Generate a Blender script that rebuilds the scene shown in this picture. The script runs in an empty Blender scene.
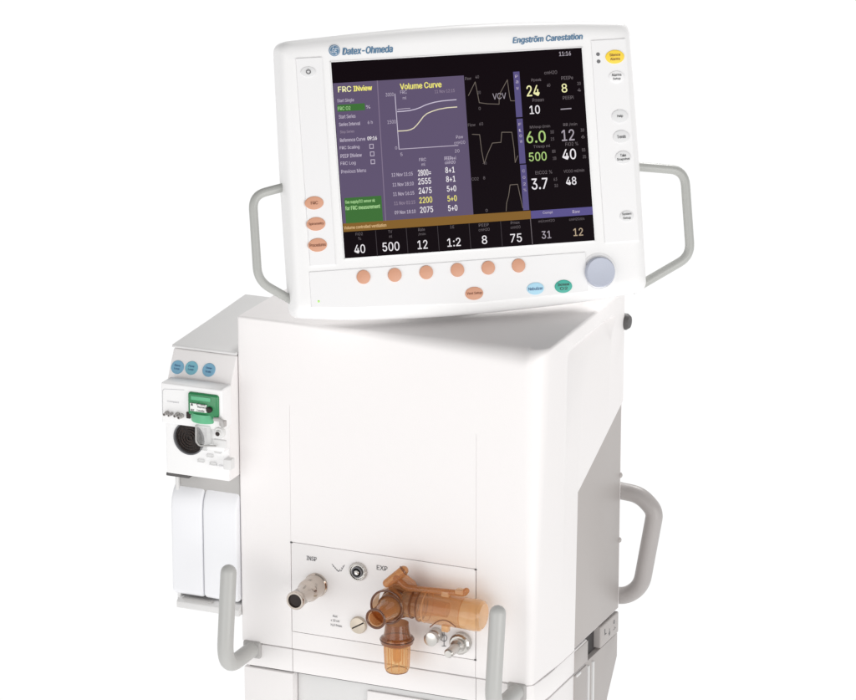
import bpy, bmesh, math, random
from mathutils import Vector, Matrix
random.seed(4)
S = bpy.context.scene
COL = S.collection
R = math.radians

# ---------------------------------------------------------------- camera
F_PX, EL, YAW, DIST = 3770.0, R(16.8), R(23.3), 4.4
FW = Vector((-math.sin(YAW)*math.cos(EL), math.cos(YAW)*math.cos(EL), -math.sin(EL)))
RT = Vector((math.cos(YAW), math.sin(YAW), 0.0))
UP = RT.cross(FW)
CAM = Vector((0, 0, 1.0)) - FW*DIST
cd = bpy.data.cameras.new('camera'); cam = bpy.data.objects.new('camera', cd); COL.objects.link(cam)
cd.sensor_width = 36; cd.sensor_fit = 'HORIZONTAL'; cd.lens = F_PX/856*36
cd.clip_start = .1; cd.clip_end = 100
cam.matrix_world = Matrix.Translation(CAM) @ Matrix((RT, UP, -FW)).transposed().to_4x4()
S.camera = cam

# ---------------------------------------------------------------- world: white studio cove, dimmer overhead
W = bpy.data.worlds.new('World'); S.world = W; W.use_nodes = True
nt = W.node_tree; nt.nodes.clear()
wo = nt.nodes.new('ShaderNodeOutputWorld'); bg = nt.nodes.new('ShaderNodeBackground')
tc = nt.nodes.new('ShaderNodeTexCoord'); sx = nt.nodes.new('ShaderNodeSeparateXYZ')
mr = nt.nodes.new('ShaderNodeMapRange'); mr.interpolation_type = 'SMOOTHSTEP'
mr.inputs['From Min'].default_value = -0.05; mr.inputs['From Max'].default_value = 0.35
mr.inputs['To Min'].default_value = 1.02; mr.inputs['To Max'].default_value = 0.30
nt.links.new(tc.outputs['Generated'], sx.inputs[0]); nt.links.new(sx.outputs['Z'], mr.inputs['Value'])
cmb = nt.nodes.new('ShaderNodeCombineColor')
nt.links.new(mr.outputs[0], bg.inputs['Strength'])
bg.inputs['Color'].default_value = (1, 1, 1, 1)
nt.links.new(bg.outputs[0], wo.inputs[0])
nt.nodes.remove(cmb)

def area(name, loc, target, size, power, col=(1, 1, 1)):
    l = bpy.data.lights.new(name, 'AREA'); l.shape = 'DISK'; l.size = size; l.energy = power; l.color = col
    o = bpy.data.objects.new(name, l); COL.objects.link(o); o.location = loc
    o.rotation_euler = (Vector(target)-Vector(loc)).to_track_quat('-Z', 'Y').to_euler()
area('front_softbox', (-.9, -3.3, 1.25), (0, 0, .85), 3.0, 35, (1, .985, .975))
area('side_softbox', (3.2, -1.6, .95), (0, .1, .8), 2.6, 52, (1, .985, .97))
area('overhead_softbox', (-.05, 1.9, 2.8), (-.1, .15, 1.0), .9, 46, (1, .99, .98))

S.view_settings.view_transform = 'Standard'; S.view_settings.look = 'None'
S.view_settings.exposure = 0.0; S.view_settings.gamma = 1.0
S.render.engine = 'CYCLES'
S.cycles.max_bounces = 10; S.cycles.transparent_max_bounces = 24

# ---------------------------------------------------------------- projection helpers (photo pixel -> point on a real plane)
def on(x, y, n, d):
    r = FW + RT*((x-428)/F_PX) - UP*((y-350)/F_PX); n = Vector(n)
    return CAM + r*((d-CAM.dot(n))/r.dot(n))
def oy(x, y, Y): return on(x, y, (0, 1, 0), Y)
def ox(x, y, X): return on(x, y, (1, 0, 0), X)
# monitor frame
MA, MT = R(38.5), R(15.4)
MX = Vector((math.cos(MA), math.sin(MA), 0))
MN = Vector((math.sin(MA)*math.cos(MT), -math.cos(MA)*math.cos(MT), math.sin(MT)))
MU = MN.cross(MX); MC = Vector((.003, .1, 1.215))
def uv(x, y, off=0.0):
    p = on(x, y, MN, MC.dot(MN)+off) - MC
    return p.dot(MX), p.dot(MU)
def mp(u, v, n=0.0): return MC + MX*u + MU*v + MN*n

# ---------------------------------------------------------------- materials
def mat(name, col, rough=.4, metal=0, spec=.5, bump=.0, bscale=400, var=.0, vscale=8, coat=0, emit=None, estr=0, trans=0, ior=1.45):
    m = bpy.data.materials.new(name); m.use_nodes = True; t = m.node_tree; b = t.nodes['Principled BSDF']
    b.inputs['Base Color'].default_value = (*col, 1); b.inputs['Roughness'].default_value = rough
    b.inputs['Metallic'].default_value = metal; b.inputs['Specular IOR Level'].default_value = spec
    b.inputs['Coat Weight'].default_value = coat; b.inputs['IOR'].default_value = ior
    b.inputs['Transmission Weight'].default_value = trans
    if emit:
        b.inputs['Emission Color'].default_value = (*emit, 1); b.inputs['Emission Strength'].default_value = estr
    tx = t.nodes.new('ShaderNodeTexCoord')
    if bump:
        n = t.nodes.new('ShaderNodeTexNoise'); n.inputs['Scale'].default_value = bscale; n.inputs['Detail'].default_value = 3
        bp = t.nodes.new('ShaderNodeBump'); bp.inputs['Strength'].default_value = bump; bp.inputs['Distance'].default_value = .0006
        t.links.new(tx.outputs['Object'], n.inputs['Vector']); t.links.new(n.outputs['Fac'], bp.inputs['Height'])
        t.links.new(bp.outputs[0], b.inputs['Normal'])
    if var:
        n = t.nodes.new('ShaderNodeTexNoise'); n.inputs['Scale'].default_value = vscale; n.inputs['Detail'].default_value = 5
        mx = t.nodes.new('ShaderNodeMix'); mx.data_type = 'RGBA'
        mx.inputs[6].default_value = (*[c*(1-var) for c in col], 1); mx.inputs[7].default_value = (*[min(1, c*(1+var)) for c in col], 1)
        t.links.new(tx.outputs['Object'], n.inputs['Vector']); t.links.new(n.outputs['Fac'], mx.inputs[0])
        t.links.new(mx.outputs[2], b.inputs['Base Color'])
        mr = t.nodes.new('ShaderNodeMapRange'); mr.inputs['To Min'].default_value = max(0, rough-.06); mr.inputs['To Max'].default_value = rough+.08
        t.links.new(n.outputs['Fac'], mr.inputs['Value']); t.links.new(mr.outputs[0], b.inputs['Roughness'])
    return m
M = {
 'white': mat('white_plastic', (.86, .835, .83), .42, bump=.25, bscale=900, var=.012),
 'bezel': mat('bezel_plastic', (.87, .865, .865), .4, bump=.2, bscale=900, var=.01),
 'pad': mat('keypad_film', (.84, .835, .84), .3, var=.01),
 'lid': mat('pale_grey_plastic', (.74, .735, .73), .45, bump=.25, bscale=900, var=.015),
 'side': mat('grey_painted_steel', (.45, .42, .405), .45, bump=.3, bscale=700, var=.02),
 'grey': mat('mid_grey_plastic', (.44, .43, .42), .42, bump=.25, bscale=700, var=.02),
 'monitor_tube': mat('grey_monitor_tube', (.44, .445, .425), .35, bump=.15, bscale=600, var=.03, vscale=20),
 'tube': mat('grey_painted_tube', (.48, .48, .465), .33, bump=.15, bscale=600, var=.03, vscale=20),
 'mauve': mat('warm_grey_tube', (.42, .395, .385), .38, bump=.15, var=.03, vscale=20),
 'dark': mat('dark_gap', (.05, .045, .045), .6),
 'rubber': mat('dark_rubber', (.09, .085, .085), .5),
 'blank': mat('cool_white_plastic', (.86, .865, .89), .4, var=.01),
 'nickel': mat('nickel', (.60, .53, .47), .14, metal=1, var=.04, vscale=60),
 'steel': mat('steel', (.62, .60, .57), .28, metal=1, var=.06, vscale=90),
 'bore': mat('bore', (.02, .012, .01), .6),
 'brass': mat('satin_brass', (.60, .53, .44), .35, metal=.7, var=.06, vscale=80),
 'ink': mat('grey_ink', (.16, .16, .17), .6),
 'inkdark': mat('dark_ink', (.03, .03, .035), .5),
 'inkblue': mat('slate_blue_ink', (.10, .21, .34), .5),
 'inkfaint': mat('faint_ink', (.50, .50, .52), .5),
 'white_ink': mat('white_ink', (.75, .8, .85), .5),
 'orange': mat('salmon_key', (.66, .335, .215), .38, bump=.1, var=.04, vscale=120),
 'orangetxt': mat('brown_ink', (.22, .07, .03), .5),
 'yellow': mat('yellow_key', (.93, .66, .05), .35, var=.03, vscale=120),
 'greykey': mat('light_grey_key', (.74, .74, .745), .4, var=.02, vscale=120),
 'bluekey': mat('pale_blue_key', (.42, .70, .86), .38, var=.04, vscale=120),
 'green': mat('teal_key', (.05, .42, .33), .35, var=.05, vscale=120),
 'knob': mat('blue_grey_knob', (.48, .51, .60), .45, bump=.2, var=.02, vscale=60),
 'bluebtn': mat('blue_button', (.20, .42, .58), .4, var=.05, vscale=150),
 'bluebtn2': mat('teal_blue_button', (.19, .46, .56), .4, var=.05, vscale=150),
 'navy': mat('navy_ink', (.03, .10, .25), .5),
 'led': mat('green_led', (.35, .6, .15), .3, emit=(.4, .8, .15), estr=.3),
 'trapgreen': mat('translucent_green', (.025, .27, .095), .2, trans=.2, coat=.3, var=.1, vscale=120),
 'trapgreen2': mat('green_plastic', (.12, .45, .24), .35, var=.08, vscale=150),
 'label': mat('paper_label', (.85, .85, .83), .6),
}
def grille():
    m = bpy.data.materials.new('fan_filter_mesh'); m.use_nodes = True; t = m.node_tree; b = t.nodes['Principled BSDF']
    tx = t.nodes.new('ShaderNodeTexCoord'); v = t.nodes.new('ShaderNodeTexVoronoi'); v.inputs['Scale'].default_value = 620
    cr = t.nodes.new('ShaderNodeValToRGB'); cr.color_ramp.elements[0].position = .15; cr.color_ramp.elements[0].color = (.06, .035, .026, 1)
    cr.color_ramp.elements[1].position = .6; cr.color_ramp.elements[1].color = (.006, .003, .0025, 1)
    t.links.new(tx.outputs['Object'], v.inputs['Vector']); t.links.new(v.outputs['Distance'], cr.inputs[0]); t.links.new(cr.outputs[0], b.inputs['Base Color'])
    b.inputs['Roughness'].default_value = .7
    return m
M['grille'] = grille()
def film(name, tcol, dcol, fac, rough=.18, bump=.0):
    m = bpy.data.materials.new(name); m.use_nodes = True; t = m.node_tree; b = t.nodes['Principled BSDF']; out = t.nodes['Material Output']
    b.inputs['Base Color'].default_value = (*dcol, 1); b.inputs['Roughness'].default_value = rough; b.inputs['Coat Weight'].default_value = 1.0
    b.inputs['Coat Roughness'].default_value = .08
    tr = t.nodes.new('ShaderNodeBsdfTransparent'); tr.inputs[0].default_value = (*tcol, 1)
    mx = t.nodes.new('ShaderNodeMixShader'); lw = t.nodes.new('ShaderNodeLayerWeight'); lw.inputs['Blend'].default_value = .35
    mr = t.nodes.new('ShaderNodeMapRange'); mr.inputs['To Min'].default_value = fac; mr.inputs['To Max'].default_value = min(1, fac+.55)
    t.links.new(lw.outputs['Facing'], mr.inputs['Value']); t.links.new(mr.outputs[0], mx.inputs[0])
    t.links.new(tr.outputs[0], mx.inputs[1]); t.links.new(b.outputs[0], mx.inputs[2]); t.links.new(mx.outputs[0], out.inputs[0])
    if bump:
        tx = t.nodes.new('ShaderNodeTexCoord'); n = t.nodes.new('ShaderNodeTexNoise'); n.inputs['Scale'].default_value = 90
        bp = t.nodes.new('ShaderNodeBump'); bp.inputs['Strength'].default_value = bump; bp.inputs['Distance'].default_value = .002
        t.links.new(tx.outputs['Object'], n.inputs['Vector']); t.links.new(n.outputs['Fac'], bp.inputs['Height']); t.links.new(bp.outputs[0], b.inputs['Normal'])
    return m
M['amber'] = film('amber_clear_plastic', (.90, .64, .41), (.56, .28, .12), .28, rough=.12, bump=.15)
M['amberdark'] = film('amber_thick_plastic', (.66, .38, .22), (.27, .115, .05), .45, rough=.12, bump=.15)
M['amberrim'] = film('amber_edge_plastic', (.45, .20, .09), (.16, .055, .02), .62, rough=.12)
M['amberpale'] = film('amber_pale_plastic', (.97, .80, .56), (.80, .49, .25), .40, rough=.12, bump=.1)
M['ambermid'] = film('amber_body_plastic', (.94, .75, .53), (.68, .39, .21), .24, rough=.1, bump=.12)
M['ambercup'] = film('amber_cup_plastic', (.95, .79, .56), (.74, .42, .18), .20, rough=.1, bump=.1)
M['clear'] = film('clear_plastic', (.93, .93, .93), (.7, .7, .69), .12)
def scr(name, c, s=1.0):
    m = bpy.data.materials.new('display_'+name); m.use_nodes = True; t = m.node_tree; b = t.nodes['Principled BSDF']
    b.inputs['Base Color'].default_value = (.0015, .001, .0015, 1); b.inputs['Roughness'].default_value = .3; b.inputs['Specular IOR Level'].default_value = .03
    lin = [((x/255+.055)/1.055)**2.4 if x > 10 else x/255/12.92 for x in c]
    b.inputs['Emission Color'].default_value = (*lin, 1); b.inputs['Emission Strength'].default_value = s
    return m
SC = {'black': scr('black', (11, 3, 7)), 'purple': scr('purple', (96, 84, 112)), 'div': scr('divider', (130, 116, 140)),
 'tab': scr('tab', (90, 82, 130)), 'bar': scr('bar', (92, 84, 142)), 'tan': scr('tan', (133, 97, 44)), 'green': scr('green', (62, 112, 55)),
 'white': scr('white', (236, 232, 236)), 'grey': scr('grey', (168, 160, 170)), 'dim': scr('dim', (112, 104, 108)), 'lav': scr('lavender', (190, 180, 198)),
 'faint': scr('faint', (150, 136, 156)), 'yel': scr('yellow', (240, 232, 120)), 'pyel': scr('pale_yellow', (240, 238, 178)), 'lime': scr('lime', (172, 205, 125)),
 'pgreen': scr('pale_green', (170, 215, 150)), 'cream': scr('cream', (225, 190, 140)), 'wave': scr('wave', (118, 108, 100)), 'c1': scr('curve_one', (205, 196, 215)), 'c2': scr('curve_two', (228, 220, 190)), 'dull': scr('dull_cream', (186, 166, 140)), 'cell': scr('cell_line', (66, 60, 64))}

# ---------------------------------------------------------------- object helpers
def thing(name, label, cat, loc):
    o = bpy.data.objects.new(name, None); COL.objects.link(o); o.location = loc; o.empty_display_size = .05
    o['label'] = label; o['category'] = cat
    return o
def origin(o):
    v = Vector((0, 0, 0))
    while o: v += o.location; o = o.parent
    return v
def obj(name, bm, m, parent, label=None, smooth=35):
    me = bpy.data.meshes.new(name)
    if isinstance(bm, bpy.types.Mesh):
        me = bm
    else:
        bmesh.ops.recalc_face_normals(bm, faces=bm.faces); bm.to_mesh(me); bm.free()
    me.transform(Matrix.Translation(-origin(parent)))
    for x in (m if isinstance(m, list) else [m]): me.materials.append(x)
    if smooth: me.shade_smooth(); me.set_sharp_from_angle(angle=R(smooth))
    o = bpy.data.objects.new(name, me); COL.objects.link(o); o.parent = parent
    if label: o['label'] = label
    return o
def bake(bm, mods):
    """apply modifiers through the depsgraph; mods = list of (type, dict)"""
    me = bpy.data.meshes.new('tmp'); bmesh.ops.recalc_face_normals(bm, faces=bm.faces); bm.to_mesh(me); bm.free()
    o = bpy.data.objects.new('tmp', me); COL.objects.link(o); cut = []
    for ty, kw in mods:
        md = o.modifiers.new(ty, ty)
        for k, v in kw.items():
            if k == 'cutter':
                cm = bpy.data.meshes.new('cut'); bmesh.ops.recalc_face_normals(v, faces=v.faces); v.to_mesh(cm); v.free()
                v = bpy.data.objects.new('cut', cm); COL.objects.link(v); cut.append(v); k = 'object'
            setattr(md, k, v)
    dg = bpy.context.evaluated_depsgraph_get(); dg.update()
    res = bpy.data.meshes.new_from_object(o.evaluated_get(dg))
    b2 = bmesh.new(); b2.from_mesh(res)
    for q in [o]+cut: bpy.data.objects.remove(q)
    return b2
def bevel(bm, w, seg=3, ang=30): return bake(bm, [('BEVEL', dict(width=w, segments=seg, limit_method='ANGLE', angle_limit=R(ang), harden_normals=False))])
def box(bm, x0, x1, y0, y1, z0, z1):
    v = [bm.verts.new(p) for p in ((x0, y0, z0), (x1, y0, z0), (x1, y1, z0), (x0, y1, z0), (x0, y0, z1), (x1, y0, z1), (x1, y1, z1), (x0, y1, z1))]
    for f in ((0, 3, 2, 1), (4, 5, 6, 7), (0, 1, 5, 4), (1, 2, 6, 5), (2, 3, 7, 6), (3, 0, 4, 7)): bm.faces.new([v[i] for i in f])
def bbox(x0, x1, y0, y1, z0, z1, w=.002, seg=3):
    bm = bmesh.new(); box(bm, x0, x1, y0, y1, z0, z1)
    return bevel(bm, w, seg) if w else bm
def loft(bm, rings, cap=True):
    vs = [[bm.verts.new(p) for p in r] for r in rings]; n = len(vs[0])
    for a, b in zip(vs, vs[1:]):
        for i in range(n): bm.faces.new((a[i], a[(i+1) % n], b[(i+1) % n], b[i]))
    if cap: bm.faces.new(vs[0][::-1]); bm.faces.new(vs[-1])
def basis(axis):
    a = Vector(axis).normalized(); s = Vector((0, 0, 1)) if abs(a.z) < .9 else Vector((1, 0, 0))
    x = s.cross(a).normalized(); return x, a.cross(x), a
def lathe(bm, prof, org, axis, n=48, cap=True, sx=1, frame=None, rib=0, nrib=0):
    x, y, a = frame or basis(axis); org = Vector(org); rings = []
    for r, h in prof:
        ring = []
        for i in range(n):
            t = 2*math.pi*i/n; rr = max(r, 1e-5)*(1+(rib*(.5+.5*math.cos(nrib*t)) if nrib else 0))
            ring.append(org + a*h + x*math.cos(t)*rr*sx + y*math.sin(t)*rr)
        rings.append(ring)
    loft(bm, rings, cap)
    return bm
def lt(*a, **k): return lathe(bmesh.new(), *a, **k)
def smooth_path(pts, rad, seg=8):
    pts = [Vector(p) for p in pts]; out = [pts[0]]
    for i in range(1, len(pts)-1):
        a, p, b = pts[i-1], pts[i], pts[i+1]; r = rad[i-1] if isinstance(rad, (list, tuple)) else rad
        r = min(r, (a-p).length*.49, (b-p).length*.49); s = p+(a-p).normalized()*r; e = p+(b-p).normalized()*r
        for k in range(seg+1):
            t = k/seg; out.append(s*(1-t)**2 + p*2*t*(1-t) + e*t*t)
    out.append(pts[-1]); return out
def tube(bm, path, r, n=20, caps=True, round_end=(False, False)):
    P = list(path); rr = [r]*len(P) if not isinstance(r, (list, tuple)) else list(r)
    if round_end[0]:
        d = (P[0]-P[1]).normalized(); q = [(P[0]+d*rr[0]*math.sin(t), rr[0]*math.cos(t)) for t in (R(80), R(60), R(40), R(20))]
        r0 = rr[0]; P = [a for a, _ in q]+P; rr = [b for _, b in q]+rr
    if round_end[1]:
        d = (P[-1]-P[-2]).normalized(); r0 = rr[-1]; e = P[-1]
        for t in (R(20), R(40), R(60), R(80)): P.append(e+d*r0*math.sin(t)); rr.append(r0*math.cos(t))
    T = [((P[min(i+1, len(P)-1)]-P[max(i-1, 0)]).normalized()) for i in range(len(P))]
    x, y, _ = basis(T[0]); rings = []
    for i, p in enumerate(P):
        x = (x-T[i]*x.dot(T[i])).normalized(); y = T[i].cross(x)
        rings.append([p+(x*math.cos(2*math.pi*k/n)+y*math.sin(2*math.pi*k/n))*rr[i] for k in range(n)])
    loft(bm, rings, caps); return bm
_tc = {}
FONT = None
try:
    import os
    FONT = bpy.data.fonts.load(os.path.join(bpy.utils.system_resource('DATAFILES'), 'fonts', 'Inter.woff2'))
except Exception:
    FONT = None
def glyphs(s, bold=0, shear=0):
    k = (s, bold, shear)
    if k not in _tc:
        c = bpy.data.curves.new('t', 'FONT'); c.body = s; c.offset = 0 if FONT else bold; c.shear = shear; c.resolution_u = 3; c.size = 1
        if FONT: c.font = FONT
        o = bpy.data.objects.new('t', c); COL.objects.link(o)
        dg = bpy.context.evaluated_depsgraph_get(); dg.update()
        me = bpy.data.meshes.new_from_object(o.evaluated_get(dg))
        V = [tuple(v.co) for v in me.vertices]; Fc = [tuple(p.vertices) for p in me.polygons]
        bpy.data.objects.remove(o); bpy.data.meshes.remove(me)
        x0, x1 = min(v[0] for v in V), max(v[0] for v in V); y0, y1 = min(v[1] for v in V), max(v[1] for v in V)
        _tc[k] = ([((v[0]-x0)/(x1-x0)-.5, (v[1]-y0)/(y1-y0)-.5) for v in V], Fc)
    return _tc[k]
def text(bm, s, c, X, Y, w, h, bold=.015, shear=0, mi=0):
    V, Fc = glyphs(s, bold, shear); c = Vector(c); nn = X.cross(Y)
    e = bold*h*1.1 if FONT else 0      # weight: the outline is laid down more than once, a hair apart
    for k, (ex, ey) in enumerate(((-e, 0), (e, 0), (0, e*.6), (0, -e*.6)) if e > 0 else ((0, 0),)):
        vs = [bm.verts.new(c+nn*(k*6e-6)+X*(x*(w-2*e)+ex)+Y*(y*(h-e)+ey)) for x, y in V]
        for f in Fc:
            try: bm.faces.new([vs[i] for i in f]).material_index = mi
            except ValueError: pass
def raw(name, bm, m, parent, label=None):   # flat marks: keep face winding
    me = bpy.data.meshes.new(name); bm.to_mesh(me); bm.free(); me.transform(Matrix.Translation(-origin(parent)))
    for x in (m if isinstance(m, list) else [m]): me.materials.append(x)
    o = bpy.data.objects.new(name, me); COL.objects.link(o); o.parent = parent
    if label: o['label'] = label
    return o

# ================================================================ VENTILATOR BODY
cart = thing('ventilator', 'tall white ventilator cabinet with grey side panel, grey tube handles and a lower connection panel', 'ventilator', (-.05, .14, .30))
XL, XR, YB, ZB, ZT = -.248, .138, .288, .600, 1.013
def prism_x(prof, x0, x1):      # prof in (y,z)
    bm = bmesh.new(); loft(bm, [[(x0, y, z) for y, z in prof], [(x1, y, z) for y, z in prof]]); return bm
def prism_z(prof, z0, z1, prof2=None):
    bm = bmesh.new(); loft(bm, [[(x, y, z0) for x, y in prof], [(x, y, z1) for x, y in (prof2 or prof)]]); return bm
# white cover
def cover_rings():
    pts = []                                        # (x at bottom, x at top, y, outward normal, fillet radius)
    for k in range(5):                              # front left corner
        t = R(180+90*k/4); pts.append((XL+.003+.003*math.cos(t), XL+.003+.003*math.cos(t), .003+.003*math.sin(t), (math.cos(t), math.sin(t)), .003))
    n = 28
    for k in range(1, n):
        f = k/n; x0_ = XL+.003+f*(.121-XL-.003); x1_ = XL+.003+f*(.1165-XL-.003)
        pts.append((x0_, x1_, 0, (0, -1), .0035+.0195*max(0, (f-.15)/.85)**1.3))
    for k in range(13):                             # front right corner: tight at the foot, wide at the top
        t = R(-90+90*k/12); c_, s_ = math.cos(t), math.sin(t); g = k/12; q2 = .023*(1-g)**1.5+.0035*(1-(1-g)**1.5)
        pts.append((.1245+.009*c_, .1192+.026*c_, (.009+.009*s_, .026+.026*s_), (c_, s_), q2))
    for k in range(1, 14):
        f = k/14; y = .030+f*(YB-.036); pts.append((.1345+.0035*min(1, f*5), .1452-.0070*f, y, (1, 0), .0035))
    for k in range(5):                              # rear right corner
        t = R(90*k/4); pts.append((.135+.003*math.cos(t), .1352+.003*math.cos(t), YB-.003+.003*math.sin(t), (math.cos(t), math.sin(t)), .0035))
    pts.append((-.226, -.226, YB, (-.3, .95), .003)); pts.append((XL, XL, .11, (-1, .1), .003))
    pts = [(a_, b_, y if isinstance(y, tuple) else (y, y), nn, q) for a_, b_, y, nn, q in pts]
    rings = [[(x0_, y[0], ZB) for x0_, x1_, y, nn, q in pts]]
    for k in range(9):
        t = R(90*k/8); ring_ = []
        for x0_, x1_, y, (nx, ny), q in pts:
            h = ZT-q+q*math.sin(t); f = (h-ZB)/(ZT-ZB); d = q*(1-math.cos(t))
            ring_.append((x0_+(x1_-x0_)*f-nx*d, y[0]+(y[1]-y[0])*f-ny*d, h))
        rings.append(ring_)
    return rings
cover = bmesh.new(); loft(cover, cover_rings())
# the step where the grey side sits back, and the seams of the front
cut = prism_x([(.129, .58), (.129, .803), (.296, .877), (.31, .877), (.31, .58)], .1355, .2)
cover = bake(cover, [('BOOLEAN', dict(operation='DIFFERENCE', solver='EXACT', cutter=cut))])
def seams(lst):
    global cover
    for (x0, x1, z0, z1, d) in lst:
        c = bmesh.new(); box(c, x0, x1, -.02, d, z0, z1)
        cover = bake(cover, [('BOOLEAN', dict(operation='DIFFERENCE', solver='EXACT', cutter=c))])
seams([(-.1802, -.1796, .735, .910, .0005), (.0613, .0619, .735, .905, .0005), (-.1802, -.1796, .59, .624, .0014), (.0613, .0619, .59, .624, .0014),
       (-.1803, .0620, .7366, .7374, .003), (-.1803, .0620, .6216, .6224, .003),
       (.0611, .0623, .6217, .7373, .003), (-.1804, -.1794, .6217, .7373, .0022)])
sc = bmesh.new()
loft(sc, [[(x, .075, z) for x, z in ((.160, 1.0000), (.1470, 1.0000), (.1452, .988), (.1462, .976), (.160, .974))], [(x, .10, z) for x, z in ((.160, 1.0000), (.1468, 1.0000), (.1370, .986), (.1445, .962), (.160, .962))],
          [(x, .235, z) for x, z in ((.160, 1.0000), (.1458, 1.0000), (.1300, .986), (.1400, .962), (.160, .962))], [(x, .262, z) for x, z in ((.160, 1.0000), (.1458, 1.0000), (.1440, .992), (.1455, .985), (.160, .984))]])
cover = bake(cover, [('BOOLEAN', dict(operation='DIFFERENCE', solver='EXACT', cutter=sc))])
obj('front_cover', cover, M['white'], cart)
obj('side_panel', bbox(.10, .1362, .131, .2855, .6005, .90, .001, 2), M['side'], cart, 'grey side panel with a slanted top edge')
# hump behind the monitor
obj('rear_hump', bbox(-.222, -.10, .19, .286, 1.0, 1.030, .010, 4), M['lid'], cart)
# lower strip under the cover
strip = prism_z([(-.2455, .001), (.1255, .001), (.1335, .009), (.137, .05), (.137, .175), (-.2455, .175)], .5685, .598)
strip = bake(strip, [('BEVEL', dict(width=.0015, segments=2, limit_method='ANGLE', angle_limit=R(28)))])
for x in (-.1802, .0614):
    c = bmesh.new(); box(c, x, x+.0008, -.02, .004, .56, .61)
    strip = bake(strip, [('BOOLEAN', dict(operation='DIFFERENCE', solver='EXACT', cutter=c))])
obj('trim_strip', strip, M['white'], cart)
obj('inner_frame', bbox(-.240, .128, .006, .285, .5662, .602, 0), M['dark'], cart, 'dark core seen through the seams')
# lower cabinet
lc = prism_z([(-.246, .001), (.1255, .001), (.1335, .009), (.1365, .05), (.1365, .175), (-.246, .175)], .30, .566)
c = bmesh.new(); box(c, -.180, .0615, -.02, .05, .42, .58)
lc = bake(lc, [('BEVEL', dict(width=.0015, segments=2, limit_method='ANGLE', angle_limit=R(28))), ('BOOLEAN', dict(operation='DIFFERENCE', solver='EXACT', cutter=c))])
obj('lower_cabinet', lc, M['white'], cart)
obj('shelf_recess', bbox(-.1795, .061, .014, .049, .425, .5655, .002), M['lid'], cart, 'pale grey recess below the connection panel')  # shade inside the recess is put into the colour as pale grey
obj('recess_latch', bbox(-.085, .055, .010, .0142, .535, .5560, .0012), M['white'], cart)
# right lower side: grey panels
bm = prism_x([(.176, .30), (.176, .566), (.2885, .566), (.2885, .535), (.255, .49), (.245, .30)], .08, .1345)
obj('lower_side_panel', bevel(bm, .001, 2), M['side'], cart)
bm = prism_x([(.131, .30), (.131, .5655), (.174, .5655), (.174, .30)], .12, .1380)
obj('corner_upright', bevel(bm, .001, 2), M['side'], cart)
bm = prism_x([(.1315, .5695), (.1315, .5965), (.1755, .5965), (.1755, .5695)], .12, .1382)
obj('strip_end', bevel(bm, .001, 2), M['side'], cart)
for y in (.181, .197):
    obj('side_rib', bbox(.13, .1372, y, y+.005, .32, .560, .001, 2), M['lid'], cart)
obj('clip', bbox(.136, .1395, .136, .150, .562, .5655, .001), M['lid'], cart)
rb = obj('rail_block', bbox(.115, .1372, .222, .2850, .5685, .5965, .002), M['side'], cart, 'grey block with pressed symbols on the lower side')
b = bmesh.new()
SY, SZ = Vector((0, 1, 0)), Vector((0, 0, 1))
text(b, 'L', (.1376, .238, .586), SY, SZ, .006, .008); text(b, '↓', (.1376, .252, .58), SY, SZ, .005, .010)
text(b, 'o', (.1376, .268, .588), SY, SZ, .005, .005); text(b, '→', (.1376, .270, .578), SY, SZ, .009, .005)
raw('symbol', b, M['ink'], rb)
# dark bumper knob on the back edge
obj('rear_bumper', lt([(0, -.006), (.008, -.006), (.0102, 0), (.0102, .012), (.0075, .016), (0, .017)], (.1275, .291, .972), (1, 0, 0), 32), M['rubber'], cart, 'dark round bumper on the upper rear edge')
for z in (.775, .690):
    obj('rear_screw', lt([(0, 0), (.0035, 0), (.0035, .003), (.002, .0045), (0, .0045)], (.1335, .2865, z), (1, 0, 0), 16), M['side'], cart)
# push handle on the rear right
pts = smooth_path([(.10, .300, .752), (.158, .300, .748), (.1775, .300, .729), (.161, .300, .628), (.139, .300, .610), (.10, .300, .614)], [.013, .010, .014, .014])
ph = obj('push_handle', tube(bmesh.new(), pts, .0108, 24), M['mauve'], cart, 'warm grey D shaped push handle on the rear right edge')
# front hook handles
def hook(x, lab):
    z0 = .591
    p = smooth_path([(x, .012, z0), (x, -.078, z0), (x, -.062, z0+.120)], [.036], 12)
    h = obj('hook_handle', tube(bmesh.new(), p, .0098, 28, round_end=(False, True)), M['tube'], cart, lab)
    s = obj('socket', bbox(x-.012, x+.012, -.0035, .003, z0-.0115, z0+.0105, .004, 4), M['grey'], h)
hook(-.2335, 'left grey hook handle rising before the cabinet corner')
hook(.1150, 'right grey hook handle rising before the cabinet corner')

# ---------------------------------------------------------------- connection panel
PX_, PZ_ = Vector((1, 0, 0)), Vector((0, 0, 1))
cp = obj('connection_panel', bbox(-.1793, .0610, -.0002, .005, .6226, .7364, .0008, 2), M['white'], cart)
PY = -.0006
for x_, z_ in ((-.1793, .7366), (.0614, .7366), (.0614, .6223)):
    obj('corner_gap_dot', bbox(x_-.0013, x_+.0013, -.0009, .002, z_-.0010, z_+.0010, .0004, 2), M['rubber'], cart)  # dark blocks added to stand in for the black gaps at the panel corners
b = bmesh.new()
def ptxt(s, x, y, w, h, bold=.012, **k): text(b, s, oy(x, y, PY), PX_, PZ_, w/787, h/820, bold, **k)
ptxt('INSP', 311.5, 558.5, 10.5, 4.6, .02); ptxt('EXP', 382, 568, 11, 4.8, .02)
ptxt('Aux', 335, 616, 5, 2.6); ptxt('≤ 10 cm', 335, 620.5, 9, 2.6); ptxt('H₂O Press.', 336.5, 625.5, 12, 2.8)
raw('lettering', b, M['ink'], cp)
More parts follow.
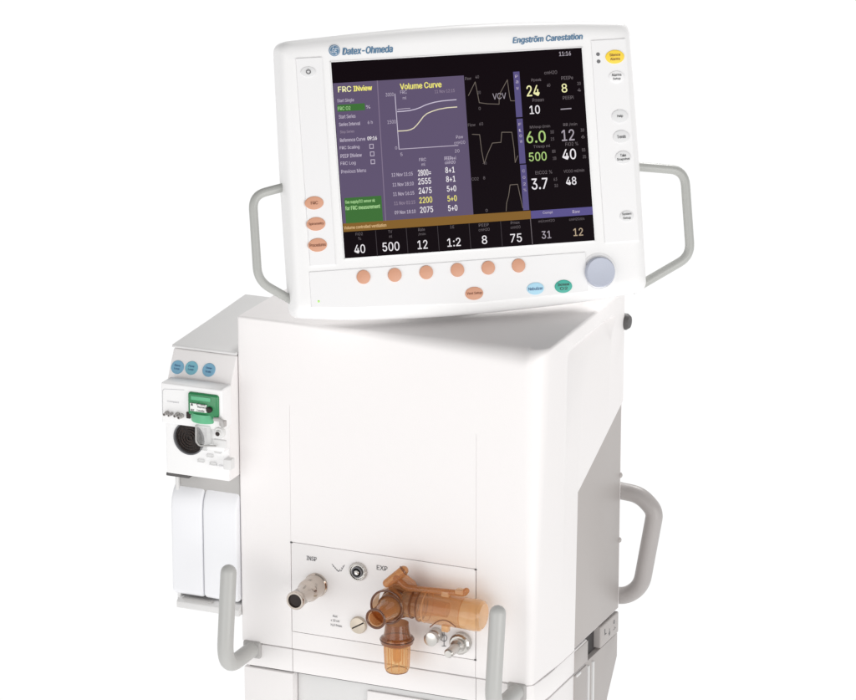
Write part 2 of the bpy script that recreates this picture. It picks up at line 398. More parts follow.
def ribbon(bm, pts, w, X, Y, mi=0):
    for p, q in zip(pts, pts[1:]):
        p, q = Vector(p), Vector(q); d = (q-p).normalized(); s = X.cross(Y).cross(d)*w/2; e = d*w*.3
        f = bm.faces.new([bm.verts.new(c) for c in (p-s-e, q-s+e, q+s+e, p+s-e)]); f.material_index = mi
b = bmesh.new()
for k in range(-3, 4):
    c = oy(338+k*1.6, 571-abs(k)*1.7+.3, PY-.0001)
    ribbon(b, [c, c+PX_*.0009], .0009, PX_, PZ_)
ribbon(b, [oy(332, 564, PY), oy(337, 570.5, PY), oy(341, 571, PY), oy(344.5, 565, PY)], .0006, PX_, PZ_)
raw('outlet_symbol', b, M['ink'], cp)
# inspiratory port: stepped nickel tube with a dark bore
c = oy(316.5, 584.5, 0); AX = (0, -1, 0)
ip = obj('inspiratory_port', lt([(.0150, 0), (.0150, .003), (.0138, .0045), (.0138, .024), (.0130, .027), (.0112, .030), (.0106, .033), (.0106, .055), (.0114, .0565), (.0116, .060), (.0108, .0615), (.0086, .0615), (.0082, .060), (.0081, .03), (.0001, .03)], c, AX, 56), M['nickel'], cart, 'nickel plated conical tube port below the INSP lettering')
obj('bore', lt([(.0079, .045), (.0079, .0585), (.0001, .0575)], c, AX, 40), M['bore'], ip)
# round electrical connector
c = oy(358.5, 571, 0)
ec = obj('round_connector', lt([(.0112, 0), (.0112, .003), (.0098, .005), (.0090, .005), (.0085, .003), (.0068, .003)], c, AX, 60, rib=.05, nrib=20), M['steel'], cart)
obj('connector_ring', lt([(.0070, .002), (.0070, .0055), (.0054, .0062), (.0050, .003), (.0001, .003)], c, AX, 40), M['ink'], ec)
obj('connector_pin', lt([(.0032, .002), (.0032, .0062), (.0024, .0068), (0, .0062)], c, AX, 24), M['steel'], ec)
# slotted cap
c = oy(359, 624.5, 0)
bm = lt([(.0106, 0), (.0106, .003), (.0098, .0046), (.0001, .0052)], c, AX, 40)
cu = bmesh.new(); d = (PX_*.85+PZ_*.52).normalized(); s = Vector((0, 1, 0)).cross(d)
loft(cu, [[c+d*a*.02+s*e*.0009+Vector((0, -.0036, 0)) for a, e in ((-1, -1), (1, -1), (1, 1), (-1, 1))], [c+d*a*.02+s*e*.0009+Vector((0, -.012, 0)) for a, e in ((-1, -1), (1, -1), (1, 1), (-1, 1))]])
bm = bake(bm, [('BOOLEAN', dict(operation='DIFFERENCE', solver='EXACT', cutter=cu))])
sc_ = obj('slotted_cap', bm, M['brass'], cart)
b = bmesh.new(); ribbon(b, [c+d*.0085+Vector((0, -.0037, 0)), c-d*.0085+Vector((0, -.0037, 0))], .0016, PX_, PZ_); raw('slot', b, M['bore'], sc_)
# small outlets at the lower right of the panel
c = oy(437, 634, 0)
obj('grey_outlet', lt([(.0085, 0), (.0085, .010), (.0075, .011), (.0075, .013), (.0085, .014), (.0085, .020), (.006, .021), (.0001, .021)], c, AX, 32), M['steel'], cart)
b = bmesh.new(); q = lambda x, y: oy(x, y, PY)
ribbon(b, [q(444, 632), q(444, 646)], .0008, PX_, PZ_); ribbon(b, [q(442, 646), q(446, 646)], .0008, PX_, PZ_)
ribbon(b, [q(444+3*math.cos(t*.628), 638+3.3*math.sin(t*.628)) for t in range(11)], .0007, PX_, PZ_)
raw('outlet_symbol', b, M['ink'], cp)
c = oy(463, 641, 0)
tk = obj('thumb_screw', lt([(.0115, 0), (.0115, .004), (.0126, .006), (.0126, .012), (.0105, .014), (.0085, .014), (.008, .020), (.0055, .022), (.0055, .044), (.004, .046), (.0001, .046)], c, AX, 48, rib=.04, nrib=16), M['steel'], cart, 'ribbed metal thumb screw at the lower right of the connection panel')

# ---------------------------------------------------------------- module bay on the left
BX0, BX1 = -.3345, -.2484
bay = bmesh.new()
prof = [(0, .9625), (.198, .9715), (.198, .63), (.02, .63), (.02, .812), (-.0235, .812), (-.0245, .86), (-.0215, .922)]
mb_ = prism_x(prof, BX0+.001, BX1)
obj('bay_housing', bevel(mb_, .0018, 3), M['white'], cart, 'white housing of the module bay on the left of the cabinet')
bm = prism_x([(-.0015, .9637), (-.0015, .9660), (.0, .9675), (.100, .9720), (.200, .9775), (.204, .975), (.204, .9725)], BX0-.0005, BX1)
obj('bay_lid', bevel(bm, .0015, 3), M['lid'], cart, 'pale grey sloping lid of the module bay')
obj('bay_frame', bbox(BX0+.0005, BX0+.005, -.002, .03, .632, .812, .001), M['lid'], cart)
obj('bay_header', bbox(BX0+.005, BX1, .002, .018, .782, .812, .001), M['grey'], cart)
obj('bay_lip', bbox(BX0-.001, BX0+.030, -.0225, .0, .8075, .8115, .001), M['rubber'], cart, 'dark plastic lip below the gas module')
obj('bay_tray', bevel(prism_x([(-.006, .632), (-.006, .640), (.0, .646), (.03, .646), (.03, .632)], BX0+.001, BX1), .001, 2), M['lid'], cart)
obj('tray_groove', bbox(BX0+.010, BX0+.050, -.0085, -.001, .644, .6478, .0015), M['grey'], cart)
for (x0, x1) in ((-.3378, -.2955), (-.2945, -.2486)):
    bm = prism_x([(.018, .650), (-.004, .650), (-.0085, .655), (-.0085, .762), (-.0065, .775), (-.001, .785), (.006, .791), (.018, .794)], x0, x1)
    obj('blank_cover', bevel(bm, .0035, 4, 25), M['blank'], cart)
# three blue keys on the slanted face
n1 = Vector((0, -.0405, .0215)).normalized()
d1 = n1.dot(Vector((0, 0, .9625))); KY = n1.cross(Vector((-1, 0, 0))).normalized(); KY = KY if KY.z > 0 else -KY
for (x, y, m, l1, l2, lab) in ((177.6, 367.2, 'bluebtn', 'Save', 'Loop', 'leftmost blue round key'), (191.6, 368, 'bluebtn2', 'Flow', 'Loop', 'teal blue round middle key'), (209, 370, 'bluebtn', 'Change', 'Scale', 'blue round key on the right')):
    c = on(x, y, n1, d1)
    k = obj('round_key', lt([(.0084, -.001), (.0084, .0006), (.0078, .0011), (.0001, .0012)], c, n1, 40), M[m], cart, lab)
    b = bmesh.new(); o = c+n1*.0014
    text(b, l1, o+KY*.0020, PX_, KY, .0078, .0026, .02); text(b, l2, o-KY*.0022, PX_, KY, .0072, .0026, .02)
    raw('lettering', b, M['navy'], k)
# neck that carries the monitor (mostly hidden)
nk = mp(-.0, -.05, -.075)
obj('monitor_arm', lt([(.055, 0), (.052, .012), (.030, .02), (.028, .12), (.0001, .12)], (nk.x, nk.y+.01, 1.012), (0, 0, 1), 40), M['lid'], cart)

# ================================================================ GAS MODULE (plugs in the bay)
gm = thing('gas_module', 'small white gas module with green water trap and dark round filter in the left bay', 'gas module', (-.288, -.03, .812))
GY = -.048
x0, x1 = oy(161, 395, GY).x, oy(222, 395, GY).x
zt = oy(190, 386, GY).z; zb = oy(170, 424, GY).z
front = bmesh.new(); box(front, x0, x1, GY, -.0225, zb, zt); front = bevel(front, .0022, 4)
obj('upper_body', front, M['bezel'], gm)
fc = oy(188.8, 438.6, -.029)
lbm = bake(bbox(BX0+.003, BX1+.001, -.0285, -.0238, .8135, zt-.006, .0015), [('BOOLEAN', dict(operation='DIFFERENCE', solver='EXACT', cutter=lt([(.0198, -.02), (.0198, .02)], fc, (0, -1, 0), 56)))])
obj('lower_body', lbm, M['bezel'], gm)
obj('right_block', bbox(oy(205, 430, GY).x, x1-.0003, GY+.003, -.0285, oy(222, 453, GY).z, zb+.001, .0015), M['bezel'], gm)
obj('corner_box', bbox(x1-.004, x1+.006, -.040, -.0285, .832, .845, .001), M['lid'], gm)
LY = -.0290
c = oy(188.8, 438.6, LY)
obj('filter_ring', lt([(.0204, -.001), (.0206, .0004), (.0200, .0009), (.0190, .0004), (.0188, -.004)], c, AX, 56, cap=False), M['ink'], gm)
for k in range(5): obj('filter_rib', lt([(.0172-.0034*k, -.0038), (.0172-.0034*k, -.0022), (.0166-.0034*k, -.0022), (.0166-.0034*k, -.0038)], c, AX, 48, cap=False), M['bore'], gm)
fr = obj('filter_grille', lt([(.0195, -.0052), (.0195, -.0036), (.0001, -.0036)], c, AX, 56), M['grille'], gm, 'dark brown round filter grille')
# left label area with little ports
b = bmesh.new(); text(b, 'Compact', oy(173, 402, GY-.0005), PX_, PZ_, .0155, .0026); raw('lettering', b, M['inkfaint'], gm)
b = bmesh.new(); fx = lambda x, y: oy(x, y, GY-.0004)
ribbon(b, [fx(184, 390), fx(164, 389), fx(162.5, 391), fx(162.5, 414), fx(164, 416)], .0005, PX_, PZ_); raw('outline', b, M['inkfaint'], gm)
for x, y, r in ((167.5, 412.5, .0019), (172, 413.5, .0016), (178, 414, .0021), (182, 415.5, .0023)):
    p = obj('port', lt([(r*1.3, 0), (r*1.3, .003), (r, .0035), (r, .009), (r*.6, .0095), (r*.6, .006), (.0001, .006)], oy(x, y, GY), AX, 20), M['mauve'], gm)
# green water trap
TY = GY-.004
def tb(xa, ya, xb, yb, y0, y1, w): 
    p, q = oy(xa, ya, y0), oy(xb, yb, y0); return bbox(min(p.x, q.x), max(p.x, q.x), y0, y1, min(p.z, q.z), max(p.z, q.z), w)
p = oy(187, 392, TY); q = oy(217.5, 392, TY); zt1 = p.z; zb1 = oy(187, 415.5, TY).z
wt = obj('water_trap', bbox(p.x, q.x, TY, GY+.006, zb1+.001, zt1, .0035, 5), M['trapgreen'], gm, 'green water trap head')
p2 = oy(191, 397, TY-.0002)
obj('trap_window', bbox(p2.x, p2.x+.026, TY-.0012, TY, p2.z-.003, p2.z+.0020, .0008), M['trapgreen2'], wt)
lp = oy(190, 402, TY-.0012)
lb = obj('trap_label', bbox(lp.x, lp.x+.022, TY-.0018, TY, lp.z-.0108, lp.z-.001, .0005), M['label'], wt)
b = bmesh.new(); ly = TY-.0021
for s, x, y, w, h in (('D-fend', 201, 404.6, 9, 2.2), ('▲', 191.8, 404, 2.3, 3), ('Replace', 202, 407.6, 9.5, 2.2), ('2 months', 200.5, 410.8, 8, 2), ('REF', 192.5, 410, 3.6, 2)):
    text(b, s, oy(x, y, ly), PX_, PZ_, w/787, h/820, .02)
raw('lettering', b, M['inkdark'], lb)
obj('trap_plug', lt([(.0036, 0), (.0036, .003), (.0026, .004), (.0001, .004)], oy(209.8, 409.5, TY), AX, 24), M['bore'], wt)
c = oy(201, 418.5, TY); c2 = Vector((c.x, TY+.0065, c.z))
obj('trap_collar', lt([(.0001, -.0058), (.0145, -.0058), (.0155, -.0045), (.0155, .0035), (.0150, .005), (.0001, .005)], c2, (0, 0, 1), 48, frame=(Vector((1, 0, 0)), Vector((0, .62, 0)), Vector((0, 0, 1)))), M['trapgreen2'], wt)
pa, pb = oy(195.5, 424, TY+.004), oy(211, 445, TY+.004)
cu_ = obj('trap_cup', bbox(pa.x, pb.x, TY+.001, GY+.010, pb.z, pa.z, .002, 4), M['clear'], wt, 'clear plastic cup under the green head')
fr2 = bmesh.new(); tube(fr2, smooth_path([oy(196, 425, TY), oy(196, 441, TY), oy(199, 445.5, TY), oy(216, 446, TY)], .003), .0011, 10)
obj('cup_rim', fr2, M['grey'], wt)
# tubing elbow and fitting
el = smooth_path([oy(214, 419, TY), oy(221, 419.5, TY), oy(223, 427, TY+.002)], .004)
obj('elbow', tube(bmesh.new(), el, .0024, 14), M['grey'], gm)
obj('elbow_nut', tb(219, 420, 225.5, 427, GY-.003, GY+.001, .001), M['mauve'], gm)
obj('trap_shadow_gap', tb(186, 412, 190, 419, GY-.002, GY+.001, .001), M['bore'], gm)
c = oy(220.5, 432, GY+.003)
ft = obj('sampling_port', lt([(.0072, 0), (.0072, .003), (.0062, .005), (.0040, .005), (.0035, .008), (.0018, .008), (.0018, .004), (.0001, .004)], c, AX, 32), M['lid'], gm)
obj('port_hole', lt([(.0028, .005), (.0028, .0082), (.0001, .0083)], c, AX, 16), M['bore'], ft)
obj('fitting_plate', tb(213, 439, 226, 449, GY+.0005, GY+.004, .0012), M['lid'], gm)
for x, y in ((203, 449), (209, 456), (217, 452), (200, 461), (212, 464)):
    obj('moulded_clip', tb(x-3, y-2, x+3.5, y+2, LY-.003, LY+.001, .0008), M['clear'], gm)
b = bmesh.new(); text(b, 'E-CAiOV', oy(221, 465.5, LY-.0002), PX_, PZ_, .0125, .0024); raw('lettering', b, M['inkfaint'], gm)

# ================================================================ EXHALATION VALVE (amber)
ev = thing('exhalation_valve', 'amber translucent exhalation valve with drip cup, plugged below the EXP lettering', 'exhalation valve', (-.02, -.03, .60))
EY = -.028
cc = oy(397, 602.5, EY)                     # hub centre
# big housing ring (axis towards the viewer)
h1 = Vector((cc.x, 0, cc.z))
obj('valve_hub', lt([(.0001, .004), (.0200, .004), (.0220, .007), (.0220, .020), (.0205, .024), (.0195, .030), (.0165, .034), (.0001, .034)], h1, AX, 64), M['amberdark'], ev)
def rim(c, axis, r, t, n=48):
    x, y, a = basis(axis); P = [Vector(c)+x*math.cos(2*math.pi*k/n)*r+y*math.sin(2*math.pi*k/n)*r for k in range(n+1)]
    return tube(bmesh.new(), P, t, 10, caps=False)
rc = oy(387, 607, EY-.016)
obj('front_flange', rim(rc, AX, .0205, .0014), M['amberrim'], ev)
obj('flange_skirt', lt([(.0200, 0), (.0205, -.012), (.0200, -.022)], rc, AX, 56, cap=False), M['amber'], ev)
ln = .046
e = oy(376, 618.5, EY-.014-ln)
nz0 = e + Vector((0, ln, .0))
obj('outlet_nozzle', lt([(.0165, -.006), (.0160, .004), (.0135, .006), (.0130, .018), (.0116, .022), (.0112, ln), (.0116, ln+.001)], nz0, (e-nz0), 56, cap=False), M['amber'], ev)
ax = (e-nz0).normalized()
obj('nozzle_rim', rim(nz0+ax*(ln+.001), ax, .0114, .0015), M['amberrim'], ev)
obj('nozzle_liner', lt([(.0088, .004), (.0085, ln)], nz0, ax, 40, cap=False), M['amber'], ev)
obj('hub_step', rim(nz0+ax*.006, ax, .0150, .0008), M['amberrim'], ev)
# horizontal body going right
hx0 = oy(404, 602.5, EY); hx1 = oy(484, 611, EY); L = (hx1-hx0).length
hd = Vector((1, 0, -.02)).normalized(); rr = .0193
obj('flow_sensor_body', lt([(.0150, 0), (.0165, .004), (.0165, .012), (.0150, .0135), (.0150, .020), (rr-.0005, .022), (rr, .030), (rr-.0005, .078)], hx0, hd, 56, cap=False), M['ambermid'], ev)
obj('end_cap', lt([(rr-.0012, .0765), (rr-.0005, .080), (rr, L-.008), (rr-.001, L-.003), (rr-.004, L-.0005), (.0001, L)], hx0, hd, 56, cap=False), M['amberpale'], ev)
for k, h in enumerate((.013, .0225, .030)):
    obj('body_ring', rim(hx0+hd*h, hd, (.0165, .0186, .0189)[k], (.0010, .0011, .0007)[k]), M['amberdark'] if k < 2 else M['amberpale'], ev)
obj('inner_cone', lt([(.0125, .004), (.0140, .020), (.0095, .040), (.0090, .056)], hx0, hd, 40, cap=False), M['ambermid'], ev)
for h, r_ in ((.004, .0152), (.0205, .0152)):
    obj('seal_ring', rim(hx0+hd*h, hd, r_, .0007), M['amberrim'], ev)
for n_, r_ in ((.020, .0190), (.030, .0172)):
    obj('hub_ring', rim(h1+Vector((0, -n_-.004, 0)), AX, r_, .0007), M['amberrim'], ev)
# top bar with clip
pa, pb = oy(402, 587, EY-.004), oy(464, 593.5, EY-.004)
tbm = bmesh.new(); tube(tbm, smooth_path([oy(396, 578, EY-.004), pa+Vector((.006, 0, 0)), pb, pb+Vector((.003, 0, .004))],   .004), .0038, 16, round_end=(True, True))
obj('release_bar', tbm, M['amber'], ev)
obj('bar_clip', bbox(pb.x-.010, pb.x+.0005, pb.y-.005, pb.y+.004, pb.z-.0005, pb.z+.0055, .0015), M['amberpale'], ev)
obj('bar_bracket', bbox(pb.x-.028, pb.x-.018, pb.y-.004, pb.y+.004, pb.z-.007, pb.z+.0005, .0015), M['amberpale'], ev)
# lever
la, lb_ = oy(387, 583, EY-.012), oy(403.5, 570.5, EY-.002)
lv = obj('lever', tube(bmesh.new(), [la, la.lerp(lb_, .5), lb_], [.0052, .0056, .0060], 24, round_end=(True, True)), M['amber'], ev)
obj('lever_cap', rim(lb_, lb_-la, .0058, .0010), M['amberdark'], ev)
obj('lever_web', bevel((lambda b_: (loft(b_, [[oy(x, y, EY+dy) for x, y in ((388, 584), (404, 572), (415, 581), (420, 590), (412, 612), (390, 606))] for dy in (-.003, .003)]), b_)[1])(bmesh.new()), .001, 2), M['amber'], ev)
# lower latch wing
obj('latch_wing', tb(441, 625, 448, 633, EY-.012, EY-.004, .0015), M['amberpale'], ev)
arc = [oy(430+ (t/8)*26, 626-7*math.sin(math.pi*t/8)+1, EY-.0185) for t in range(9)]
obj('moulded_arch', tube(bmesh.new(), arc, .0007, 8), M['amberdark'], ev)
# drip cup
dc = oy(397, 640, EY-.004)
obj('cup_collar', lt([(.0140, .022), (.0150, .012), (.0165, .006), (.0195, .004), (.0200, .001), (.0195, -.003), (.0160, -.005), (.0150, -.006)], dc, (0, 0, 1), 56, cap=False), M['amberdark'], ev)
obj('drip_cup', lt([(.0158, .001), (.0155, -.012), (.0145, -.034), (.0130, -.038), (.0100, -.040), (.0001, -.0405)], dc, (0, 0, 1), 72, cap=False, rib=.05, nrib=14), M['ambercup'], ev, 'ribbed drip cup hanging below the valve')
obj('cup_edge', rim(dc+Vector((0, 0, -.0385)), (0, 0, 1), .0125, .0007), M['amberdark'], ev)
obj('collar_edge', rim(dc+Vector((0, 0, .0015)), (0, 0, 1), .0199, .0009), M['amberrim'], ev)
for k in range(10):
    t = 2*math.pi*(k+.4)/10; ct, st = math.cos(t), math.sin(t)
    obj('cup_rib', tube(bmesh.new(), [dc+Vector((.0155*ct, .0155*st, -.006)), dc+Vector((.0140*ct, .0140*st, -.036))], .0006, 8), M['amberpale'], ev)
obj('cup_core', lt([(.0060, .001), (.0050, -.026), (.0001, -.030)], dc, (0, 0, 1), 24, cap=False), M['amberpale'], ev)

# ================================================================ MONITOR
mon = thing('display_monitor', 'wide white monitor with lit purple and black screen, standing on top of the ventilator', 'monitor', mp(0, -.19, -.06))
K = 1000.0
TOP = [(-196, 142.5), (-123, 146.5), (-59, 149), (0, 150), (60, 149.5), (104, 148.2), (156, 146.3), (204, 143)]
BOT = [(196, -181), (150, -185.5), (92, -188.5), (30, -190.5), (-30, -191), (-67, -190.5), (-120, -188.5), (-163, -185.5), (-197, -181)]
def corner(cx, cy, r, a0, a1, n=6): return [(cx+r*math.cos(R(a0+(a1-a0)*k/n)), cy+r*math.sin(R(a0+(a1-a0)*k/n))) for k in range(n+1)]
OUT = TOP + corner(205, 130, 12.5, 80, 2) + [(218.2, 55), (218.5, -30)] + corner(204, -168, 13, 0, -70) + BOT[1:-1] + corner(-203, -168, 13, -110, -180) + [(-215.3, -28), (-213.5, 60)] + corner(-200, 130, 12, 178, 100)
def ring(inset, n):
    cv = -20.5
    return [mp((u-(inset*u/216))/K, (cv+(v-cv)-(inset*(v-cv)/168))/K, n) for u, v in OUT]
hb = bmesh.new()
loft(hb, [ring(60, -.085), ring(46, -.083), ring(34, -.055), ring(6, -.048), ring(1.5, -.044), ring(0, -.036), ring(0, -.016), ring(1.2, -.0095), ring(4, -.0048), ring(8, -.0022), ring(13, -.0010), ring(17, -.0006), ring(20, -.0006)])
housing = obj('housing', hb, M['bezel'], mon, smooth=50)
# shallow raised key panels
def panel(name, pts, n0, n1_, m):
    b = bmesh.new(); g = .0009
    cu_, cv_ = sum(p[0] for p in pts)/len(pts), sum(p[1] for p in pts)/len(pts)
    def sh(p, k): return (p[0]+(k if p[0] < cu_ else -k), p[1]+(k if p[1] < cv_ else -k))
    loft(b, [[mp(u/K, v/K, n0) for u, v in pts], [mp(u/K, v/K, n1_-.0003) for u, v in pts], [mp(*[q/K for q in sh((u, v), .6)], n1_) for u, v in pts]])
    return obj(name, b, m, mon, smooth=20)
panel('left_key_panel', [(-194, -120.5), (-164, -120.5), (-163, 121), (-194, 121)], -.002, .0009, M['pad'])
panel('right_key_panel', [(165, -118), (208, -118), (208, 122), (165, 122)], -.002, .0007, M['pad'])
panel('lower_key_panel', [(-196, -168), (-150, -172), (0, -177), (140, -174), (140, -127), (-196, -127)], -.002, .0006, M['pad'])
# screen bezel + screen graphics, all in one mesh
sb = bmesh.new(); mats = list(SC.values()); MI = {k: i for i, k in enumerate(SC)}
def srect(u0, v0, u1, v1, m, n):
    f = sb.faces.new([sb.verts.new(mp(u, v, n)) for u, v in ((u0, v0), (u1, v0), (u1, v1), (u0, v1))]); f.material_index = MI[m]
Z0 = .0002
def prect(a, b, m, lv=1, full_left=False):
    (u0, v1), (u1, v0) = uv(*a), uv(*b)
    if full_left: u0 = -.152
    srect(u0, v0, min(u1, .152), max(v0, -.114), m, Z0+lv*.00012) if False else srect(u0, v0, min(u1, .1525), v1, m, Z0+lv*.00012)
def stext(s, x, y, w, h, m='white', bold=.012, lv=4):
    u, v = uv(x, y); text(sb, s, mp(u, v, Z0+lv*.00012), MX, MU, w*.001215, h*.001163, bold, mi=MI[m])
def sline(pts, w, m, lv=3):
    P = [mp(*uv(x, y), Z0+lv*.00012) for x, y in pts]
    ribbon(sb, P, w*.0012, MX, MU, MI[m])
srect(-.1525, -.114, .1525, .114, 'black', Z0)
prect((333.5, 83.4), (473.6, 218), 'purple', 1, True)
sline([(377.2, 81), (385.6, 221)], .9, 'div', 2)
prect((342, 223.7), (531, 219), 'tan', 2, True)
(u0, _), (_, vt), (_, vb) = uv(343, 224), uv(437, 217.5), uv(437, 224.9)
# text: menu
stext('FRC', 344.5, 89.3, 13.2, 5.8, 'pyel', .03); stext('INview', 362.6, 88.3, 18.6, 5.6, 'yel', .045)
stext('Start Single', 345.5, 100.8, 16.5, 4.2, 'lav')
prect((337, 105), (365, 110.2), 'green', 2)
stext('FRC O2', 344, 108.4, 12.5, 3.6, 'pgreen'); stext('%', 368, 107, 4.2, 3.4, 'lav')
stext('Start Series', 347, 116.5, 16.5, 3.8, 'lav'); stext('Series Interval', 349.5, 124, 21, 3.6, 'lav', .02); stext('6 h', 370, 122.4, 5, 3.2, 'lav')
stext('Stop Series', 347, 132, 14, 3.4, 'faint')
stext('Reference Curve', 352.5, 139.6, 25, 3.8, 'lav', .02); stext('09:16', 372, 138.3, 9.5, 3.8, 'white', .03)
stext('FRC Scaling', 349.5, 147.8, 19.5, 4, 'lav', .02); stext('PEEP INview', 351, 155.6, 21, 3.9, 'lav', .02); stext('FRC Log', 348, 163.6, 15, 4.2, 'lav'); stext('Previous Menu', 353.5, 171, 24.5, 3.8, 'lav', .01)
for x, y in ((371.3, 146.4), (372, 154), (372.6, 161.8)):
    sline([(x-1.8, y-1.9), (x+1.8, y-2.1), (x+2, y+1.9), (x-1.6, y+2.1), (x-1.8, y-1.9)], .7, 'lav')
prect((344.2, 198.2), (383, 221.6), 'green', 2)
stext('Gas supply/O2 sensor ok', 360, 201.6, 29.5, 4.1, 'pgreen', .02); stext('for FRC measurement', 362.6, 207.2, 34.5, 4.2, 'pgreen', .03)
stext('Volume controlled ventilation', 365, 226.5, 42, 3.3, 'cream', .02)
# graph
stext('Volume Curve', 420.6, 85.6, 41.5, 6.2, 'yel', .035)
stext('FRC', 403.4, 92.2, 6.5, 3.4, 'lav', 0); stext('ml', 404.4, 98, 3.6, 3, 'lav', 0); stext('11 Nov 12:15', 444.5, 91.2, 20, 3.2, 'faint', .01)
stext('3000', 389.5, 94.7, 8, 3.6, 'lav', 0); stext('1500', 391.5, 122, 8.4, 3.6, 'lav', 0); stext('0', 396, 148, 2, 3, 'lav', 0)
sline([(394.8, 94), (398.9, 149.3)], .7, 'c1'); sline([(398.9, 149.3), (458, 145.5)], .7, 'lav')
sline([(397.5, 109.6), (404, 108.8), (410, 108.4)], .6, 'lav')
Q = lambda L_: [(320+a/5.35, 40+b/5.35) for a, b in L_]
sline(Q([(413, 384), (445, 382), (480, 378), (510, 371), (535, 362), (560, 350), (585, 341), (615, 333), (650, 327), (690, 323), (728, 320)]), .9, 'c1')
sline(Q([(415, 488), (440, 487), (465, 485), (485, 480), (502, 471), (518, 455), (535, 434), (552, 411), (572, 394), (600, 382), (635, 371), (680, 363), (732, 359)]), .95, 'c2')
stext('5', 401.3, 154.5, 2.2, 3.2, 'lav', 0); stext('20', 457, 151, 4.6, 3.2, 'lav', 0); stext('Paw', 459.5, 137, 7, 3.2, 'lav', 0); stext('cmH2O', 459.5, 142.6, 11, 3.2, 'lav', 0)
stext('FRC', 422.5, 159.6, 6.8, 3.2, 'lav', .01); stext('ml', 423.2, 164.4, 3.6, 3, 'lav', .01); stext('PEEPe+i', 450, 158.2, 11.5, 3.8, 'lav', .02); stext('cmH2O', 450, 162.4, 10.6, 3.2, 'lav', .02)
rows = [('12 Nov 11:15', 402, 174.4, '2800=', 424.3, 172.6, '8+1', 449.8, 170, 'lav', 'white'), ('11 Nov 18:10', 403, 184.2, '2555', 424.4, 181.2, '8+1', 450.6, 179, 'lav', 'white'),
        ('11 Nov 16:15', 403.5, 193.6, '2475', 425, 190.6, '5+0', 451.4, 188.6, 'lav', 'white'), ('11 Nov 02:15', 404.5, 202.8, '2200', 425.6, 200, '5+0', 452, 198.4, 'faint', 'yel'), ('09 Nov 18:10', 405, 212, '2075', 426.4, 209.6, '5+0', 452.6, 208, 'lav', 'white')]
for a, x, y, b_, x2, y2, c_, x3, y3, m1, m2 in rows:
    stext(a, x, y, 21, 3.6, m1, .02); stext(b_, x2, y2, 13, 6.2, m2, .02); stext(c_, x3, y3, 9.4, 6, m2, .025)
# waveforms
Q3 = lambda L_: [(450+a/5.35, 40+b/5.35) for a, b in L_]
sline(Q3([(98, 298), (134, 225), (146, 285), (156, 336), (200, 342), (262, 344), (262, 318), (270, 280), (306, 214), (318, 300), (324, 326), (346, 326)]), .6, 'wave')
sline(Q3([(118, 505), (158, 507), (168, 590), (182, 662), (200, 610), (226, 552), (272, 548), (276, 494), (330, 494), (342, 580), (348, 656), (362, 620)]), .6, 'wave')
sline([(506, 211), (506.5, 203), (508.5, 196), (510, 185), (517.5, 184.4), (520, 196), (522.6, 208)], .6, 'wave')
stext('VCV', 499.2, 96.2, 13.5, 6.2, 'grey', 0)
for s, x, y, w in (('Paw', 468, 78.6, 6), ('40', 477, 77, 3.6), ('20', 479, 92.6, 3), ('0', 479.5, 108.6, 2), ('Flow', 471.5, 125, 7.4), ('60', 481, 124, 3.8), ('CO2', 475, 179, 7), ('8', 484, 178, 2), ('0', 486.5, 210.5, 2.2)):
    stext(s, x, y, w, 3, 'dim', 0)
stext('-60', 484.5, 163.3, 3.8, 2.8, 'dim', 0)
prect((513, 72), (522.4, 117), 'tab', 1); prect((516.5, 119), (525.6, 163.4), 'tab', 1); prect((520, 165), (529.2, 210), 'tab', 1)
for s, x, y in (('P', 516.3, 76.5), ('a', 516.9, 82), ('w', 517.3, 88.5), ('F', 519.8, 124.5), ('l', 520.2, 130.5), ('o', 520.6, 136), ('w', 521, 141.6), ('C', 523.4, 171), ('O', 523.9, 177.5), ('2', 524.3, 184), ('%', 524.8, 190)):
    stext(s, x, y, 2.6, 2.8, 'lav', 0)
# numbers
stext('11:16', 564.8, 53.8, 12, 4.4, 'grey', .03)
for s, x, y, w, h, m in (('24', 532.8, 90.8, 13, 11, 'pyel'), ('8', 564.2, 88.2, 5.8, 9, 'pyel'), ('10', 534.6, 109.8, 10.4, 8.6, 'white'), ('6.0', 535.9, 137, 19.5, 12, 'lime'), ('12', 567.8, 135.2, 13, 11.4, 'grey'), ('500', 537.6, 156.6, 18, 9, 'lime'), ('40', 569, 154.3, 14, 10.8, 'white'), ('3.7', 539.4, 183.8, 16.4, 11.2, 'white'), ('48', 571, 181, 10.6, 8.2, 'white')):
    stext(s, x, y, w, h, m, .014)
sline([(560.8, 109.4), (571, 108.6)], 1.0, 'grey')
for s, x, y, w in (('cmH2O', 550.5, 72.6, 13), ('Ppeak', 536.2, 80.3, 10), ('PEEPe', 567, 78, 12), ('Pmean', 538, 100, 11.5), ('PEEPi', 568, 97.7, 11), ('MVexp l/min', 539.8, 127, 20.5), ('RR /min', 570, 124.6, 14), ('TVexp ml', 541.6, 146.7, 17), ('FiO2 %', 571.6, 144, 13), ('EtCO2 %', 543.6, 172.4, 17), ('VCO2 ml/min', 573.8, 171, 21)):
    stext(s, x, y, w, 3.5, 'dim', .005)
for s, x, y in (('40', 548.4, 85.3), ('20', 578.8, 83.6), ('4', 579, 90), ('10.0', 552, 132), ('2.5', 552.3, 139), ('30', 582.2, 130.2), ('6', 582.8, 136.8), ('800', 553.6, 151.4), ('100', 554.4, 158.4), ('55', 583.4, 150), ('35', 584.2, 156.8), ('6.5', 555.2, 179.3), ('3.0', 556, 185.6)):
    stext(s, x, y, 3.4, 3.2, 'dim', .01)
# bars
prect((530.6, 211), (594, 214.5), 'bar', 3)
